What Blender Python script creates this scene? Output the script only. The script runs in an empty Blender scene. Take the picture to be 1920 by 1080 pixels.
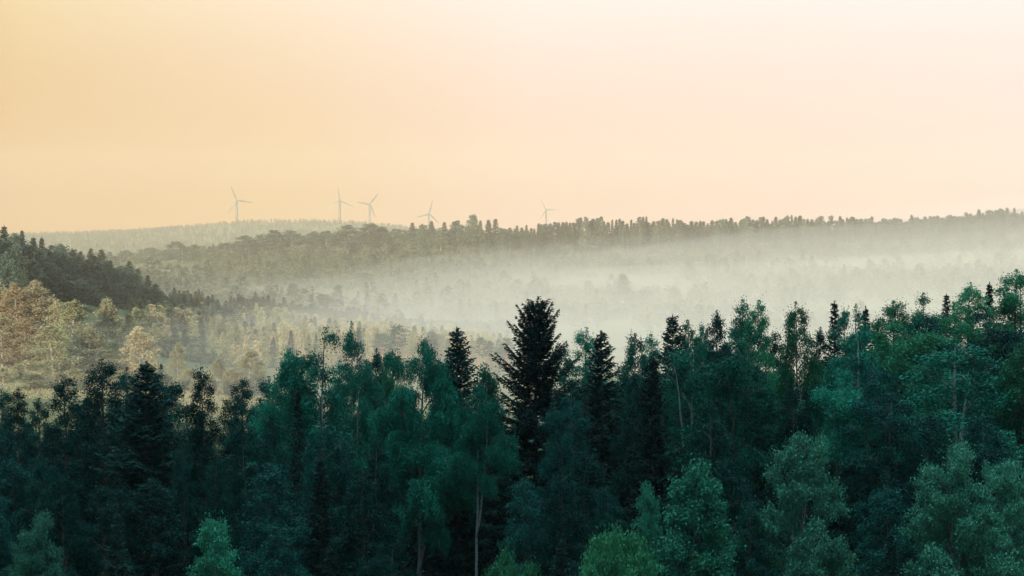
import bpy, math, random
import numpy as np
from mathutils import Vector
SC = bpy.context.scene
COL = SC.collection
R = math.radians

# ------------------------------------------------------------------ camera
EYE = 60.0
F = 4533.0                                   # focal length in photo pixels (1920 wide)
PITCH = math.atan(80.0 / F)                  # eye level lies at row 460 of 1080
cam = bpy.data.cameras.new('camera')
cam.sensor_width = 36.0
cam.lens = 36.0 * F / 1920.0
cam.clip_start = 0.5
cam.clip_end = 20000.0
cam_o = bpy.data.objects.new('camera', cam)
COL.objects.link(cam_o)
cam_o.location = (0, 0, EYE)
cam_o.rotation_euler = (math.pi / 2 - PITCH, 0, 0)
SC.camera = cam_o

def at(px, py, Y):
    """point of the place seen at photo pixel (px, py) at distance Y along the view"""
    u, v = (px - 960.0) / F, (540.0 - py) / F
    d = (u, math.cos(PITCH) + math.sin(PITCH) * v, -math.sin(PITCH) + math.cos(PITCH) * v)
    t = Y / d[1]
    return d[0] * t, Y, EYE + d[2] * t

# ------------------------------------------------------------------ sky and sun
SUN_EL, SUN_AZ_LEFT = R(12), R(158)         # sun low, to the left and behind the view
SUN_DIR = Vector((-math.sin(SUN_AZ_LEFT) * math.cos(SUN_EL), math.cos(SUN_AZ_LEFT) * math.cos(SUN_EL), math.sin(SUN_EL)))
world = bpy.data.worlds.new('World')
SC.world = world
world.use_nodes = True
nt = world.node_tree
nt.nodes.clear()
def node(tree, kind, **kw):
    n = tree.nodes.new(kind)
    for k, v in kw.items():
        setattr(n, k, v)
    return n
def lk(tree, a, b):
    tree.links.new(a, b)
def math_node(tree, op, a, b=None, clamp=False):
    n = node(tree, 'ShaderNodeMath', operation=op, use_clamp=clamp)
    for i, x in enumerate((a, b)):
        if x is None:
            continue
        if hasattr(x, 'links') or hasattr(x, 'is_linked'):
            lk(tree, x, n.inputs[i])
        else:
            n.inputs[i].default_value = x
    return n.outputs[0]
sky = node(nt, 'ShaderNodeTexSky', sky_type='NISHITA', sun_disc=False)
sky.sun_elevation = SUN_EL
sky.sun_rotation = math.atan2(SUN_DIR.x, SUN_DIR.y)
sky.air_density = 1.2
sky.dust_density = 0.4
sky.ozone_density = 4.0
bg1 = node(nt, 'ShaderNodeBackground')
bg1.inputs['Strength'].default_value = 0.05
lk(nt, sky.outputs[0], bg1.inputs['Color'])
tc = node(nt, 'ShaderNodeTexCoord')
sep = node(nt, 'ShaderNodeSeparateXYZ')
lk(nt, tc.outputs['Generated'], sep.inputs[0])
az = math_node(nt, 'ARCTAN2', sep.outputs['X'], sep.outputs['Y'])       # 0 straight ahead, + to the right
azf = math_node(nt, 'ADD', math_node(nt, 'DIVIDE', az, R(26.0)), 0.5, clamp=True)
SKY_STOPS = [(0.0, (0.93, 0.69, 0.34)), (0.06, (1.02, 0.80, 0.46)), (0.3, (1.12, 0.91, 0.69)), (0.52, (1.20, 1.01, 0.91)), (1.0, (1.20, 1.03, 0.95))]
HOR_STOPS = [(0.0, (0.62, 0.24, 0.02)), (0.06, (0.68, 0.29, 0.04)), (0.3, (0.79, 0.42, 0.13)), (0.52, (0.94, 0.57, 0.43)), (1.0, (0.98, 0.70, 0.68))]
def sky_ramp(stops):
    n = node(nt, 'ShaderNodeValToRGB')
    while len(n.color_ramp.elements) < len(stops):
        n.color_ramp.elements.new(0.5)
    for e, (p, c) in zip(n.color_ramp.elements, stops):
        e.position = p
        e.color = (*c, 1)
    lk(nt, azf, n.inputs[0])
    return n.outputs[0]
bg2 = node(nt, 'ShaderNodeBackground')
hor = node(nt, 'ShaderNodeMapRange')
lk(nt, math_node(nt, 'ARCSINE', sep.outputs['Z']), hor.inputs['Value'])
hor.inputs['From Min'].default_value = R(1.2)
hor.inputs['From Max'].default_value = R(5.9)
bg2.inputs['Strength'].default_value = 0.38
skymix = node(nt, 'ShaderNodeMix', data_type='RGBA')
lk(nt, sky_ramp(HOR_STOPS), skymix.inputs['A'])
lk(nt, sky_ramp(SKY_STOPS), skymix.inputs['B'])
lk(nt, skymix.outputs['Result'], bg2.inputs['Color'])
lk(nt, hor.outputs[0], skymix.inputs['Factor'])
# the bright misty band near the horizon, only on the side away from the sun
el = math_node(nt, 'ARCSINE', sep.outputs['Z'])
band = node(nt, 'ShaderNodeMapRange', interpolation_type='SMOOTHSTEP')
band.inputs['From Min'].default_value = R(9.0)
band.inputs['From Max'].default_value = R(32.0)
band.inputs['To Min'].default_value = 1.0
band.inputs['To Max'].default_value = 0.0
lk(nt, el, band.inputs['Value'])
side = node(nt, 'ShaderNodeMapRange', interpolation_type='SMOOTHSTEP')
side.inputs['From Min'].default_value = -0.1
side.inputs['From Max'].default_value = 0.75
lk(nt, sep.outputs['Y'], side.inputs['Value'])
fac = math_node(nt, 'MULTIPLY', band.outputs[0], side.outputs[0])
mix = node(nt, 'ShaderNodeMixShader')
lk(nt, fac, mix.inputs[0])
lk(nt, bg1.outputs[0], mix.inputs[1])
lk(nt, bg2.outputs[0], mix.inputs[2])
# overhead glow added to the sky to light the crowns from above
zenith_glow = node(nt, 'ShaderNodeMapRange', interpolation_type='SMOOTHSTEP')
zenith_glow.inputs['From Min'].default_value = R(48.0)
zenith_glow.inputs['From Max'].default_value = R(78.0)
lk(nt, el, zenith_glow.inputs['Value'])
bg3 = node(nt, 'ShaderNodeBackground')
bg3.inputs['Color'].default_value = (0.50, 0.75, 0.76, 1)
bg3.inputs['Strength'].default_value = 3.6
mix2 = node(nt, 'ShaderNodeMixShader')
lk(nt, zenith_glow.outputs[0], mix2.inputs[0])
lk(nt, mix.outputs[0], mix2.inputs[1])
lk(nt, bg3.outputs[0], mix2.inputs[2])
wo = node(nt, 'ShaderNodeOutputWorld')
lk(nt, mix2.outputs[0], wo.inputs['Surface'])

sun = bpy.data.lights.new('sun', 'SUN')
sun.energy = 4.4
sun.angle = R(0.5)
sun.color = (1.0, 0.84, 0.62)
sun_o = bpy.data.objects.new('sun', sun)
COL.objects.link(sun_o)
sun_o.location = (-300, -200, 300)
sun_o.rotation_euler = SUN_DIR.to_track_quat('Z', 'Y').to_euler()

SC.view_settings.view_transform = 'Standard'
SC.view_settings.look = 'None'
SC.view_settings.gamma = 1.0
SC.view_settings.exposure = 1.25
SC.view_settings.use_curve_mapping = False
SC.render.engine = 'CYCLES'
SC.cycles.use_denoising = True
SC.cycles.transparent_max_bounces = 64
SC.cycles.max_bounces = 6
SC.cycles.diffuse_bounces = 3
SC.cycles.transmission_bounces = 3
SC.cycles.volume_bounces = 1

# ------------------------------------------------------------------ tags
def tag(o, label=None, cat=None, group=None, kind=None):
    if label: o['label'] = label
    if cat: o['category'] = cat
    if group: o['group'] = group
    if kind: o['kind'] = kind
    return o

def mesh_arrays(name, verts, faces, mats, midx=None, smooth=False):
    """verts (N,3), faces (M,4): one mesh"""
    me = bpy.data.meshes.new(name)
    v = np.asarray(verts, dtype=np.float32)
    f = np.asarray(faces, dtype=np.int32)
    me.vertices.add(len(v))
    me.vertices.foreach_set('co', v.ravel())
    me.loops.add(f.size)
    me.loops.foreach_set('vertex_index', f.ravel())
    me.polygons.add(len(f))
    me.polygons.foreach_set('loop_start', np.arange(0, f.size, f.shape[1], dtype=np.int32))
    for m in mats:
        me.materials.append(m)
    if midx is not None:
        me.polygons.foreach_set('material_index', np.asarray(midx, dtype=np.int32))
    if smooth:
        me.polygons.foreach_set('use_smooth', np.ones(len(f), dtype=bool))
    me.update(calc_edges=True)
    me.validate()
    return me

def link(name, me, parent=None):
    o = bpy.data.objects.new(name, me)
    COL.objects.link(o)
    if parent is not None:
        o.parent = parent
    return o

# ------------------------------------------------------------------ materials
def new_mat(name):
    m = bpy.data.materials.new(name)
    m.use_nodes = True
    t = m.node_tree
    t.nodes.clear()
    return m, t

def leaf_mat(name, c1, c2, trans=0.12, rough=0.6, spec=0.08, vary=0.5):
    m, t = new_mat(name)
    geo = node(t, 'ShaderNodeNewGeometry')
    inf = node(t, 'ShaderNodeObjectInfo')
    s = math_node(t, 'ADD', math_node(t, 'MULTIPLY', geo.outputs['Random Per Island'], 0.6), math_node(t, 'MULTIPLY', inf.outputs['Random'], 0.4))
    mx = node(t, 'ShaderNodeMix', data_type='RGBA')
    lk(t, s, mx.inputs['Factor'])
    mx.inputs['A'].default_value = (*c1, 1)
    mx.inputs['B'].default_value = (*c2, 1)
    hsv = node(t, 'ShaderNodeHueSaturation')
    lk(t, mx.outputs['Result'], hsv.inputs['Color'])
    lk(t, math_node(t, 'ADD', math_node(t, 'MULTIPLY', inf.outputs['Random'], vary * 1.6), 1.0 - vary * 0.8), hsv.inputs['Value'])
    p = node(t, 'ShaderNodeBsdfPrincipled')
    p.inputs['Roughness'].default_value = rough
    p.inputs['Specular IOR Level'].default_value = spec
    lk(t, hsv.outputs[0], p.inputs['Base Color'])
    tr = node(t, 'ShaderNodeBsdfTranslucent')
    lk(t, hsv.outputs[0], tr.inputs['Color'])
    ms = node(t, 'ShaderNodeMixShader')
    ms.inputs[0].default_value = trans
    lk(t, p.outputs[0], ms.inputs[1])
    lk(t, tr.outputs[0], ms.inputs[2])
    o = node(t, 'ShaderNodeOutputMaterial')
    lk(t, ms.outputs[0], o.inputs['Surface'])
    return m

def bark_mat(name, c_dark, c_light, scale=3.0, thresh=0.5, stretch=(1, 1, 0.25)):
    m, t = new_mat(name)
    tc = node(t, 'ShaderNodeTexCoord')
    mp = node(t, 'ShaderNodeMapping')
    mp.inputs['Scale'].default_value = stretch
    lk(t, tc.outputs['Object'], mp.inputs['Vector'])
    n = node(t, 'ShaderNodeTexNoise')
    n.inputs['Scale'].default_value = scale
    n.inputs['Detail'].default_value = 5
    lk(t, mp.outputs[0], n.inputs['Vector'])
    r = node(t, 'ShaderNodeValToRGB')
    r.color_ramp.elements[0].position = thresh - 0.12
    r.color_ramp.elements[0].color = (*c_dark, 1)
    r.color_ramp.elements[1].position = thresh + 0.08
    r.color_ramp.elements[1].color = (*c_light, 1)
    lk(t, n.outputs[0], r.inputs[0])
    p = node(t, 'ShaderNodeBsdfPrincipled')
    p.inputs['Roughness'].default_value = 0.8
    lk(t, r.outputs[0], p.inputs['Base Color'])
    b = node(t, 'ShaderNodeBump')
    b.inputs['Strength'].default_value = 0.4
    b.inputs['Distance'].default_value = 0.03
    lk(t, n.outputs[0], b.inputs['Height'])
    lk(t, b.outputs[0], p.inputs['Normal'])
    o = node(t, 'ShaderNodeOutputMaterial')
    lk(t, p.outputs[0], o.inputs['Surface'])
    return m

M = {}
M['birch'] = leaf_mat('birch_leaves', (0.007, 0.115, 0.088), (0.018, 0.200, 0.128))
M['birch_shade'] = leaf_mat('birch_leaves_shade_tone', (0.004, 0.044, 0.042), (0.008, 0.080, 0.066))  # birch green darkened; shade inside the forest is put into the colour
M['young'] = leaf_mat('young_birch_leaves', (0.020, 0.150, 0.100), (0.035, 0.210, 0.125))
M['ash'] = leaf_mat('pale_broad_leaves', (0.028, 0.170, 0.112), (0.060, 0.240, 0.150), spec=0.2)
M['shrub'] = leaf_mat('shrub_leaves', (0.022, 0.140, 0.072), (0.040, 0.190, 0.090))
M['spruce'] = leaf_mat('spruce_needles', (0.006, 0.030, 0.030), (0.009, 0.042, 0.036), trans=0.05, rough=0.6)
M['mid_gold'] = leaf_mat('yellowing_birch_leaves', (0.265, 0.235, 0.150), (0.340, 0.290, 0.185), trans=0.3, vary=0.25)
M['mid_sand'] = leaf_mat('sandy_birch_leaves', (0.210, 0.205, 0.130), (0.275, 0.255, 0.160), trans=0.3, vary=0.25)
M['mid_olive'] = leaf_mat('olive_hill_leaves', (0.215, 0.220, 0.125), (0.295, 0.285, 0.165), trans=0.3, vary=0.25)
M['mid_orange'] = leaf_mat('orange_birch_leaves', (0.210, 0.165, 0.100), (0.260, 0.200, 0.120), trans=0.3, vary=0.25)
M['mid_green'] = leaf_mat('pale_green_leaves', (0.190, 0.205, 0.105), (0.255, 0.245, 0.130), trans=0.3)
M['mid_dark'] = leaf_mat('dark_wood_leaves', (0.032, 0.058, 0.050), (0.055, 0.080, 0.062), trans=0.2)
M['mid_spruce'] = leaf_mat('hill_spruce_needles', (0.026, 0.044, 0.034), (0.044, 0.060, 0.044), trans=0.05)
M['far_leaf'] = leaf_mat('ridge_leaves', (0.048, 0.070, 0.050), (0.074, 0.094, 0.064), trans=0.2)
M['far_spruce'] = leaf_mat('ridge_needles', (0.030, 0.044, 0.026), (0.045, 0.055, 0.030), trans=0.05)
M['scrub'] = leaf_mat('scrub_leaves', (0.065, 0.080, 0.050), (0.110, 0.115, 0.068), trans=0.2)
M['bark_birch'] = bark_mat('birch_bark', (0.035, 0.035, 0.035), (0.26, 0.27, 0.27), scale=4.0, thresh=0.40, stretch=(1, 1, 0.9))
M['bark_white'] = bark_mat('white_birch_bark', (0.05, 0.05, 0.05), (0.38, 0.40, 0.39), scale=4.0, thresh=0.36, stretch=(1, 1, 0.9))
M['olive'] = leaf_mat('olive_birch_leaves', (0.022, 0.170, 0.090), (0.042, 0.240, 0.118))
M['bark_dark'] = bark_mat('dark_bark', (0.035, 0.030, 0.026), (0.10, 0.085, 0.07), scale=6.0, thresh=0.5)
M['bark_grey'] = bark_mat('grey_bark', (0.10, 0.10, 0.10), (0.30, 0.29, 0.27), scale=5.0, thresh=0.5)
M['bark_pine'] = bark_mat('pine_bark', (0.12, 0.06, 0.035), (0.30, 0.15, 0.08), scale=4.0, thresh=0.5)

def ground_mat():
    m, t = new_mat('ground')
    tc = node(t, 'ShaderNodeTexCoord')
    n1 = node(t, 'ShaderNodeTexNoise'); n1.inputs['Scale'].default_value = 0.02; n1.inputs['Detail'].default_value = 6
    n2 = node(t, 'ShaderNodeTexNoise'); n2.inputs['Scale'].default_value = 0.7; n2.inputs['Detail'].default_value = 4
    for n in (n1, n2):
        lk(t, tc.outputs['Object'], n.inputs['Vector'])
    at_ = node(t, 'ShaderNodeAttribute', attribute_name='meadow')
    r = node(t, 'ShaderNodeValToRGB')
    r.color_ramp.elements[0].position = 0.35; r.color_ramp.elements[0].color = (0.050, 0.060, 0.030, 1)
    r.color_ramp.elements[1].position = 0.65; r.color_ramp.elements[1].color = (0.110, 0.105, 0.052, 1)
    lk(t, n1.outputs[0], r.inputs[0])
    r2 = node(t, 'ShaderNodeValToRGB')
    r2.color_ramp.elements[0].position = 0.35; r2.color_ramp.elements[0].color = (0.15, 0.135, 0.085, 1)
    r2.color_ramp.elements[1].position = 0.65; r2.color_ramp.elements[1].color = (0.26, 0.22, 0.14, 1)
    lk(t, n2.outputs[0], r2.inputs[0])
    mx = node(t, 'ShaderNodeMix', data_type='RGBA')
    lk(t, at_.outputs['Fac'], mx.inputs['Factor'])
    lk(t, r.outputs[0], mx.inputs['A'])
    lk(t, r2.outputs[0], mx.inputs['B'])
    p = node(t, 'ShaderNodeBsdfPrincipled')
    p.inputs['Roughness'].default_value = 0.95
    p.inputs['Specular IOR Level'].default_value = 0.1
    lk(t, mx.outputs['Result'], p.inputs['Base Color'])
    b = node(t, 'ShaderNodeBump'); b.inputs['Strength'].default_value = 0.6; b.inputs['Distance'].default_value = 0.5
    lk(t, n2.outputs[0], b.inputs['Height'])
    lk(t, b.outputs[0], p.inputs['Normal'])
    o = node(t, 'ShaderNodeOutputMaterial')
    lk(t, p.outputs[0], o.inputs['Surface'])
    return m
M['ground'] = ground_mat()

def paint_mat(name, c, rough=0.45):
    m, t = new_mat(name)
    p = node(t, 'ShaderNodeBsdfPrincipled')
    n = node(t, 'ShaderNodeTexNoise'); n.inputs['Scale'].default_value = 0.4; n.inputs['Detail'].default_value = 3
    tc = node(t, 'ShaderNodeTexCoord'); lk(t, tc.outputs['Object'], n.inputs['Vector'])
    r = node(t, 'ShaderNodeValToRGB')
    r.color_ramp.elements[0].color = (*[x * 0.9 for x in c], 1)
    r.color_ramp.elements[1].color = (*c, 1)
    lk(t, n.outputs[0], r.inputs[0])
    lk(t, r.outputs[0], p.inputs['Base Color'])
    p.inputs['Roughness'].default_value = rough
    o = node(t, 'ShaderNodeOutputMaterial')
    lk(t, p.outputs[0], o.inputs['Surface'])
    return m
M['turbine'] = paint_mat('turbine_paint', (0.06, 0.055, 0.045))

# ------------------------------------------------------------------ the lie of the land
def gp(px, py, Y):
    return at(px, py, Y)
CTRL = [(0, 0, 58.2), (0, 60, 46.5), (0, 120, 33.5), (-60, 60, 46), (60, 60, 47), (-200, 0, 55), (250, 0, 60), (0, -110, 80), (0, -250, 98), (-150, -225, 98), (150, -225, 98), (-500, -300, 90), (500, -300, 100),  # ground behind the viewpoint raised to block low sky light
        (0, 165, 27.5), (-38, 170, 27), (40, 170, 28), (-42, 215, 27.5), (0, 215, 28), (46, 215, 31), (-60, 300, 27), (0, 300, 27), (64, 290, 36), (120, 290, 40), (90, 200, 35),
        (0, 420, 24), (80, 430, 26), (-60, 400, 28),
        gp(-100, 715, 470), gp(50, 700, 500), gp(130, 700, 540), gp(300, 715, 560), gp(450, 715, 590), gp(-200, 660, 520),
        gp(30, 545, 640), gp(-150, 530, 640), gp(110, 560, 680), gp(230, 570, 740), gp(300, 590, 780), gp(-400, 560, 700), gp(-300, 540, 900), gp(-900, 560, 900),
        gp(380, 615, 790), gp(450, 632, 780), gp(550, 650, 740), gp(620, 670, 680), gp(750, 690, 640), gp(520, 590, 950), gp(640, 605, 980), gp(760, 620, 1000),
        gp(900, 670, 820), gp(930, 700, 640), gp(1100, 700, 620), gp(1400, 700, 640), gp(1900, 700, 640),
        gp(300, 548, 1150), gp(300, 500, 1400), gp(330, 484, 1520), gp(200, 494, 1600), gp(600, 560, 1180), gp(600, 510, 1380), gp(600, 473, 1500), gp(450, 478, 1520), gp(0, 500, 1600), gp(-500, 505, 1700),
        gp(1000, 630, 980), gp(1000, 560, 1200), gp(1000, 505, 1400), gp(1000, 474, 1500), gp(1300, 620, 1000), gp(1300, 550, 1200), gp(1300, 500, 1400), gp(1300, 472, 1500),
        gp(1650, 600, 1050), gp(1650, 500, 1360), gp(1650, 465, 1500), gp(1920, 560, 1100), gp(1920, 490, 1350), gp(1920, 448, 1500), gp(2300, 440, 1500), gp(3200, 440, 1500), gp(2600, 600, 1000),
        gp(300, 480, 1750), gp(1000, 470, 1750), gp(1920, 446, 1750), gp(1920, 480, 2000), gp(2400, 490, 2300), gp(1920, 500, 2500), gp(3000, 480, 2100), gp(600, 500, 2200), gp(1500, 490, 2200), gp(-200, 500, 2200),
        gp(-600, 445, 3000), gp(60, 445, 3000), gp(250, 438, 3000), gp(350, 428, 3000), gp(480, 418, 3000), gp(600, 418, 3000), gp(700, 423, 3000), gp(800, 434, 3000), gp(950, 452, 3000), gp(1300, 465, 3000), gp(1900, 460, 3000), gp(3000, 460, 3000),
        gp(300, 445, 3500), gp(600, 430, 3500), gp(900, 455, 3500), gp(1900, 465, 3500), gp(300, 455, 4300), gp(900, 455, 4300), gp(1900, 460, 4300), gp(-600, 455, 4300), gp(3000, 455, 4300),
        (-1500, 500, 35), (1500, 500, 60), (-2500, 2000, 60), (2500, 2000, 45), (-2500, 0, 60), (2500, 0, 60), (-2500, 4300, 60), (2500, 4300, 60), (0, -900, 60), (-2000, -900, 60), (2000, -900, 60)]
CP = np.array([c[:2] for c in CTRL], float)
CZ = np.array([c[2] for c in CTRL], float)
def _phi(d2):
    return np.sqrt(d2 + 12.0 ** 2)
_d2 = ((CP[:, None, :] - CP[None, :, :]) ** 2).sum(-1)
_n = len(CP)
_A = np.zeros((_n + 1, _n + 1))
_A[:_n, :_n] = _phi(_d2)
_A[:_n, _n] = 1
_A[_n, :_n] = 1
_W = np.linalg.solve(_A, np.append(CZ, 0))
SH = np.array([-150.0, -225.0])              # unseen hill added behind the viewpoint to keep the near forest in shade
UH = np.array([SUN_DIR.x, SUN_DIR.y]); UH = UH / np.linalg.norm(UH)
NH = np.array([-UH[1], UH[0]])
HILL_UP = 0.0
def terrain(x, y):
    x = np.atleast_1d(np.asarray(x, float)); y = np.atleast_1d(np.asarray(y, float))
    out = np.empty(len(x))
    for i in range(0, len(x), 4000):
        p = np.stack([x[i:i + 4000], y[i:i + 4000]], 1)
        d2 = ((p[:, None, :] - CP[None, :, :]) ** 2).sum(-1)
        out[i:i + 4000] = _phi(d2) @ _W[:_n] + _W[_n]
    out = np.clip(out, 12, 110)
    out += 0.35 * np.sin(x * 0.11 + 1.3) * np.sin(y * 0.093) + 0.2 * np.sin(x * 0.31 + y * 0.17)
    dx, dy = x - SH[0], y - SH[1]
    tt = dx * UH[0] + dy * UH[1]
    ss = np.abs(dx * NH[0] + dy * NH[1])
    win = np.clip((260 - ss) / 120, 0, 1)
    win = win * win * (3 - 2 * win)
    out += HILL_UP * np.exp(-(tt / 80.0) ** 2) * win
    return out
HILL_UP = 180.0 - float(terrain(SH[:1], SH[1:])[0])
def tz(x, y):
    return float(terrain([x], [y])[0])

ys = np.concatenate([np.arange(-900, -100, 50), np.arange(-100, 400, 6), np.arange(400, 1000, 9), np.arange(1000, 1800, 14), np.arange(1800, 4401, 50)])
xh = np.concatenate([np.arange(0, 240, 7), np.arange(240, 700, 20), np.geomspace(700, 2600, 16)])
xs = np.concatenate([-xh[:0:-1], xh])
gx, gy = np.meshgrid(xs, ys)
gz = terrain(gx.ravel(), gy.ravel())
ZMIN = float(gz.min())
nx, ny = len(xs), len(ys)
ii = np.arange(nx * ny).reshape(ny, nx)
gf = np.stack([ii[:-1, :-1], ii[:-1, 1:], ii[1:, 1:], ii[1:, :-1]], -1).reshape(-1, 4)
gme = mesh_arrays('ground', np.stack([gx.ravel(), gy.ravel(), gz], 1), gf, [M['ground']], smooth=True)
mead = gme.attributes.new('meadow', 'FLOAT', 'POINT')
mw = 0.5 * np.exp(-(((gx.ravel() + 92) / 40) ** 2 + ((gy.ravel() - 484) / 20) ** 2))
mead.data.foreach_set('value', np.clip(mw * 1.8, 0, 1).astype(np.float32))
tag(link('ground', gme), kind='structure')

# ------------------------------------------------------------------ tree builders (numpy)
def unit(v):
    return v / (np.linalg.norm(v, axis=-1, keepdims=True) + 1e-9)

class Plant:
    def __init__(self, seed):
        self.r = np.random.default_rng(seed)
        self.tv, self.tf, self.tm, self.nt_ = [], [], [], 0
        self.c, self.d, self.l, self.w = [], [], [], []
    def tube(self, pts, rad, k=5, limb=0):
        pts = np.asarray(pts, float); rad = np.asarray(rad, float)
        t = unit(np.gradient(pts, axis=0))
        ref = np.array([0.31, 0.95, 0.02]) if abs(t[:, 2]).mean() > 0.6 else np.array([0, 0, 1.0])
        a = unit(np.cross(t, ref)); b = np.cross(t, a)
        th = np.arange(k) * 2 * np.pi / k
        ring = pts[:, None, :] + rad[:, None, None] * (np.cos(th)[None, :, None] * a[:, None, :] + np.sin(th)[None, :, None] * b[:, None, :])
        n = len(pts)
        idx = np.arange(n * k).reshape(n, k) + self.nt_
        nxt = np.roll(idx, -1, axis=1)
        self.tv.append(ring.reshape(-1, 3))
        self.tf.append(np.stack([idx[:-1], nxt[:-1], nxt[1:], idx[1:]], -1).reshape(-1, 4))
        self.tm.append(np.full((n - 1) * k, limb))
        self.nt_ += n * k
    def leaves(self, c, d, l, w):
        c = np.asarray(c, float).reshape(-1, 3)
        n = len(c)
        self.c.append(c)
        self.d.append(np.broadcast_to(np.asarray(d, float), (n, 3)))
        self.l.append(np.broadcast_to(np.asarray(l, float), (n,)))
        self.w.append(np.broadcast_to(np.asarray(w, float), (n,)))
    def arrays(self):
        c = np.concatenate(self.c); d = unit(np.concatenate(self.d)); l = np.concatenate(self.l)[:, None]; w = np.concatenate(self.w)[:, None]
        rnd = self.r.normal(size=c.shape)
        s = unit(np.cross(d, rnd))
        lv = np.stack([c - d * l / 2, c + s * w / 2 - d * l * 0.05, c + d * l / 2, c - s * w / 2 - d * l * 0.05], 1).reshape(-1, 3)
        lf = np.arange(len(c) * 4).reshape(-1, 4)
        return np.concatenate(self.tv), np.concatenate(self.tf), lv, lf

def broadleaf(seed, H=20.0, W=7.0, base=0.25, nprim=30, weep=0.6, leaf=0.2, q=1.0, shape=0.7, fork=0, trunk_r=0.19, up=0.8, tuft=1.0):
    """birch-like tree: wandering trunk, rising limbs that bow outwards, hanging twigs of leaves"""
    P = Plant(seed); r = P.r
    n = 14
    h = np.linspace(0, 1, n)
    wob = np.cumsum(r.normal(0, 0.05, (n, 2)), 0) * H / 20
    wob -= wob[0]
    lean = r.normal(0, 0.25, 2)
    tp = np.stack([wob[:, 0] + lean[0] * h * 2, wob[:, 1] + lean[1] * h * 2, h * H * 0.97], 1)
    P.tube(tp, trunk_r * H / 20 * (1 - h) ** 0.8 + 0.015, 7)
    stems = [tp]
    for k in range(fork):
        j = int(n * r.uniform(0.3, 0.5))
        a = r.uniform(0, 2 * np.pi)
        m = 9
        t = np.linspace(0, 1, m)
        L = H * r.uniform(0.8, 0.95) - tp[j, 2]
        off = W * r.uniform(0.16, 0.26)
        fp = tp[j] + np.stack([np.cos(a) * off * t ** 0.7, np.sin(a) * off * t ** 0.7, L * t], 1) + np.cumsum(r.normal(0, 0.05, (m, 3)), 0) * [[1, 1, 0]]
        P.tube(fp, trunk_r * 0.6 * H / 20 * (1 - t) ** 0.8 + 0.012, 6)
        stems.append(fp)
    ga = r.uniform(0, 6.28)
    for i in range(nprim):
        st = stems[0] if (not fork or r.random() < 0.55) else stems[r.integers(1, len(stems))]
        rel = ((i + r.random()) / nprim) ** 0.85
        z0 = H * (base + (0.96 - base) * rel)
        z0 = max(z0, st[0, 2] + 0.2)
        if z0 > st[-1, 2]:
            z0 = st[-1, 2] - 0.05
        p0 = np.array([np.interp(z0, st[:, 2], st[:, k]) for k in range(3)])
        ga += 2.399 + r.normal(0, 0.35)
        # envelope: round-topped, widest at `shape` down
        env = (1 - rel) ** shape * (0.55 + 0.45 * min(1, rel / 0.25 + 0.3))
        L = W * 0.5 * env * r.uniform(0.7, 1.25) + 0.55
        m = 8
        t = np.linspace(0, 1, m)
        az_ = np.array([np.cos(ga), np.sin(ga), 0])
        rise = L * up * r.uniform(0.7, 1.3)
        zc = rise * (1.5 * t - 0.5 * t ** 2) - weep * L * 0.55 * t ** 2.5
        side = np.array([-az_[1], az_[0], 0])
        lp = p0 + az_ * (L * t)[:, None] + side * (L * 0.15 * r.normal() * t ** 2)[:, None] + np.array([0, 0, 1]) * zc[:, None]
        P.tube(lp, (0.05 * L / 3 + 0.012) * (1 - t) + 0.006, 4, 1)
        # twigs
        nsec = max(3, int((5 + L * 2.8) * (0.6 + 0.4 * min(q, 1))))
        for s in range(nsec):
            ts = 0.25 + 0.75 * (s + r.random()) / nsec
            q0 = np.array([np.interp(ts, t, lp[:, k]) for k in range(3)])
            aa = ga + r.normal(0, 0.9)
            L2 = L * r.uniform(0.2, 0.42) * (1.15 - 0.5 * ts) + 0.25
            e = r.uniform(-0.3, 1.1) * (1 - 0.4 * weep)
            dv = np.array([np.cos(aa) * np.cos(e), np.sin(aa) * np.cos(e), np.sin(e)])
            m2 = max(3, int(L2 / 0.15 * q ** 0.5))
            u = np.linspace(0.1, 1, m2)
            tw = q0 + dv * (L2 * u)[:, None] + np.array([0, 0, -1]) * (weep * L2 * 0.5 * u ** 2)[:, None]
            # hanging strands
            for b in tw:
                hl = r.uniform(0.15, 1.0) * (0.35 + 1.1 * weep) * min(1.0, 0.4 + L / 3)
                k = max(3, int(hl / 0.032 * q))
                v = r.random(k)
                jit = 0.17 * tuft
                cc = b + np.stack([r.normal(0, jit, k), r.normal(0, jit, k), -hl * v + r.normal(0, 0.08, k)], 1)
                dd = r.normal(0, 0.6, (k, 3)) + np.array([0, 0, -0.8 * weep])
                P.leaves(cc, dd, leaf * r.uniform(0.7, 1.3, k), leaf * 0.68 * r.uniform(0.7, 1.2, k))
        # leaves along the limb itself
        k = int(60 * q)
        if k:
            tt = r.uniform(0.12, 1.05, k)
            cc = np.stack([np.interp(tt, t, lp[:, a]) for a in range(3)], 1) + r.normal(0, 0.28, (k, 3))
            P.leaves(cc, r.normal(0, 1, (k, 3)), leaf, leaf * 0.65)
    # leader tufts
    for st in stems:
        k = int(90 * q)
        v = r.random(k) ** 1.5
        cc = st[-1] + np.stack([r.normal(0, 0.16, k) * (0.4 + v * 2), r.normal(0, 0.16, k) * (0.4 + v * 2), 0.3 - v * 1.6], 1)
        P.leaves(cc, r.normal(0, 0.7, (k, 3)) + [0, 0, -0.4], leaf, leaf * 0.65)
    return P

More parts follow.
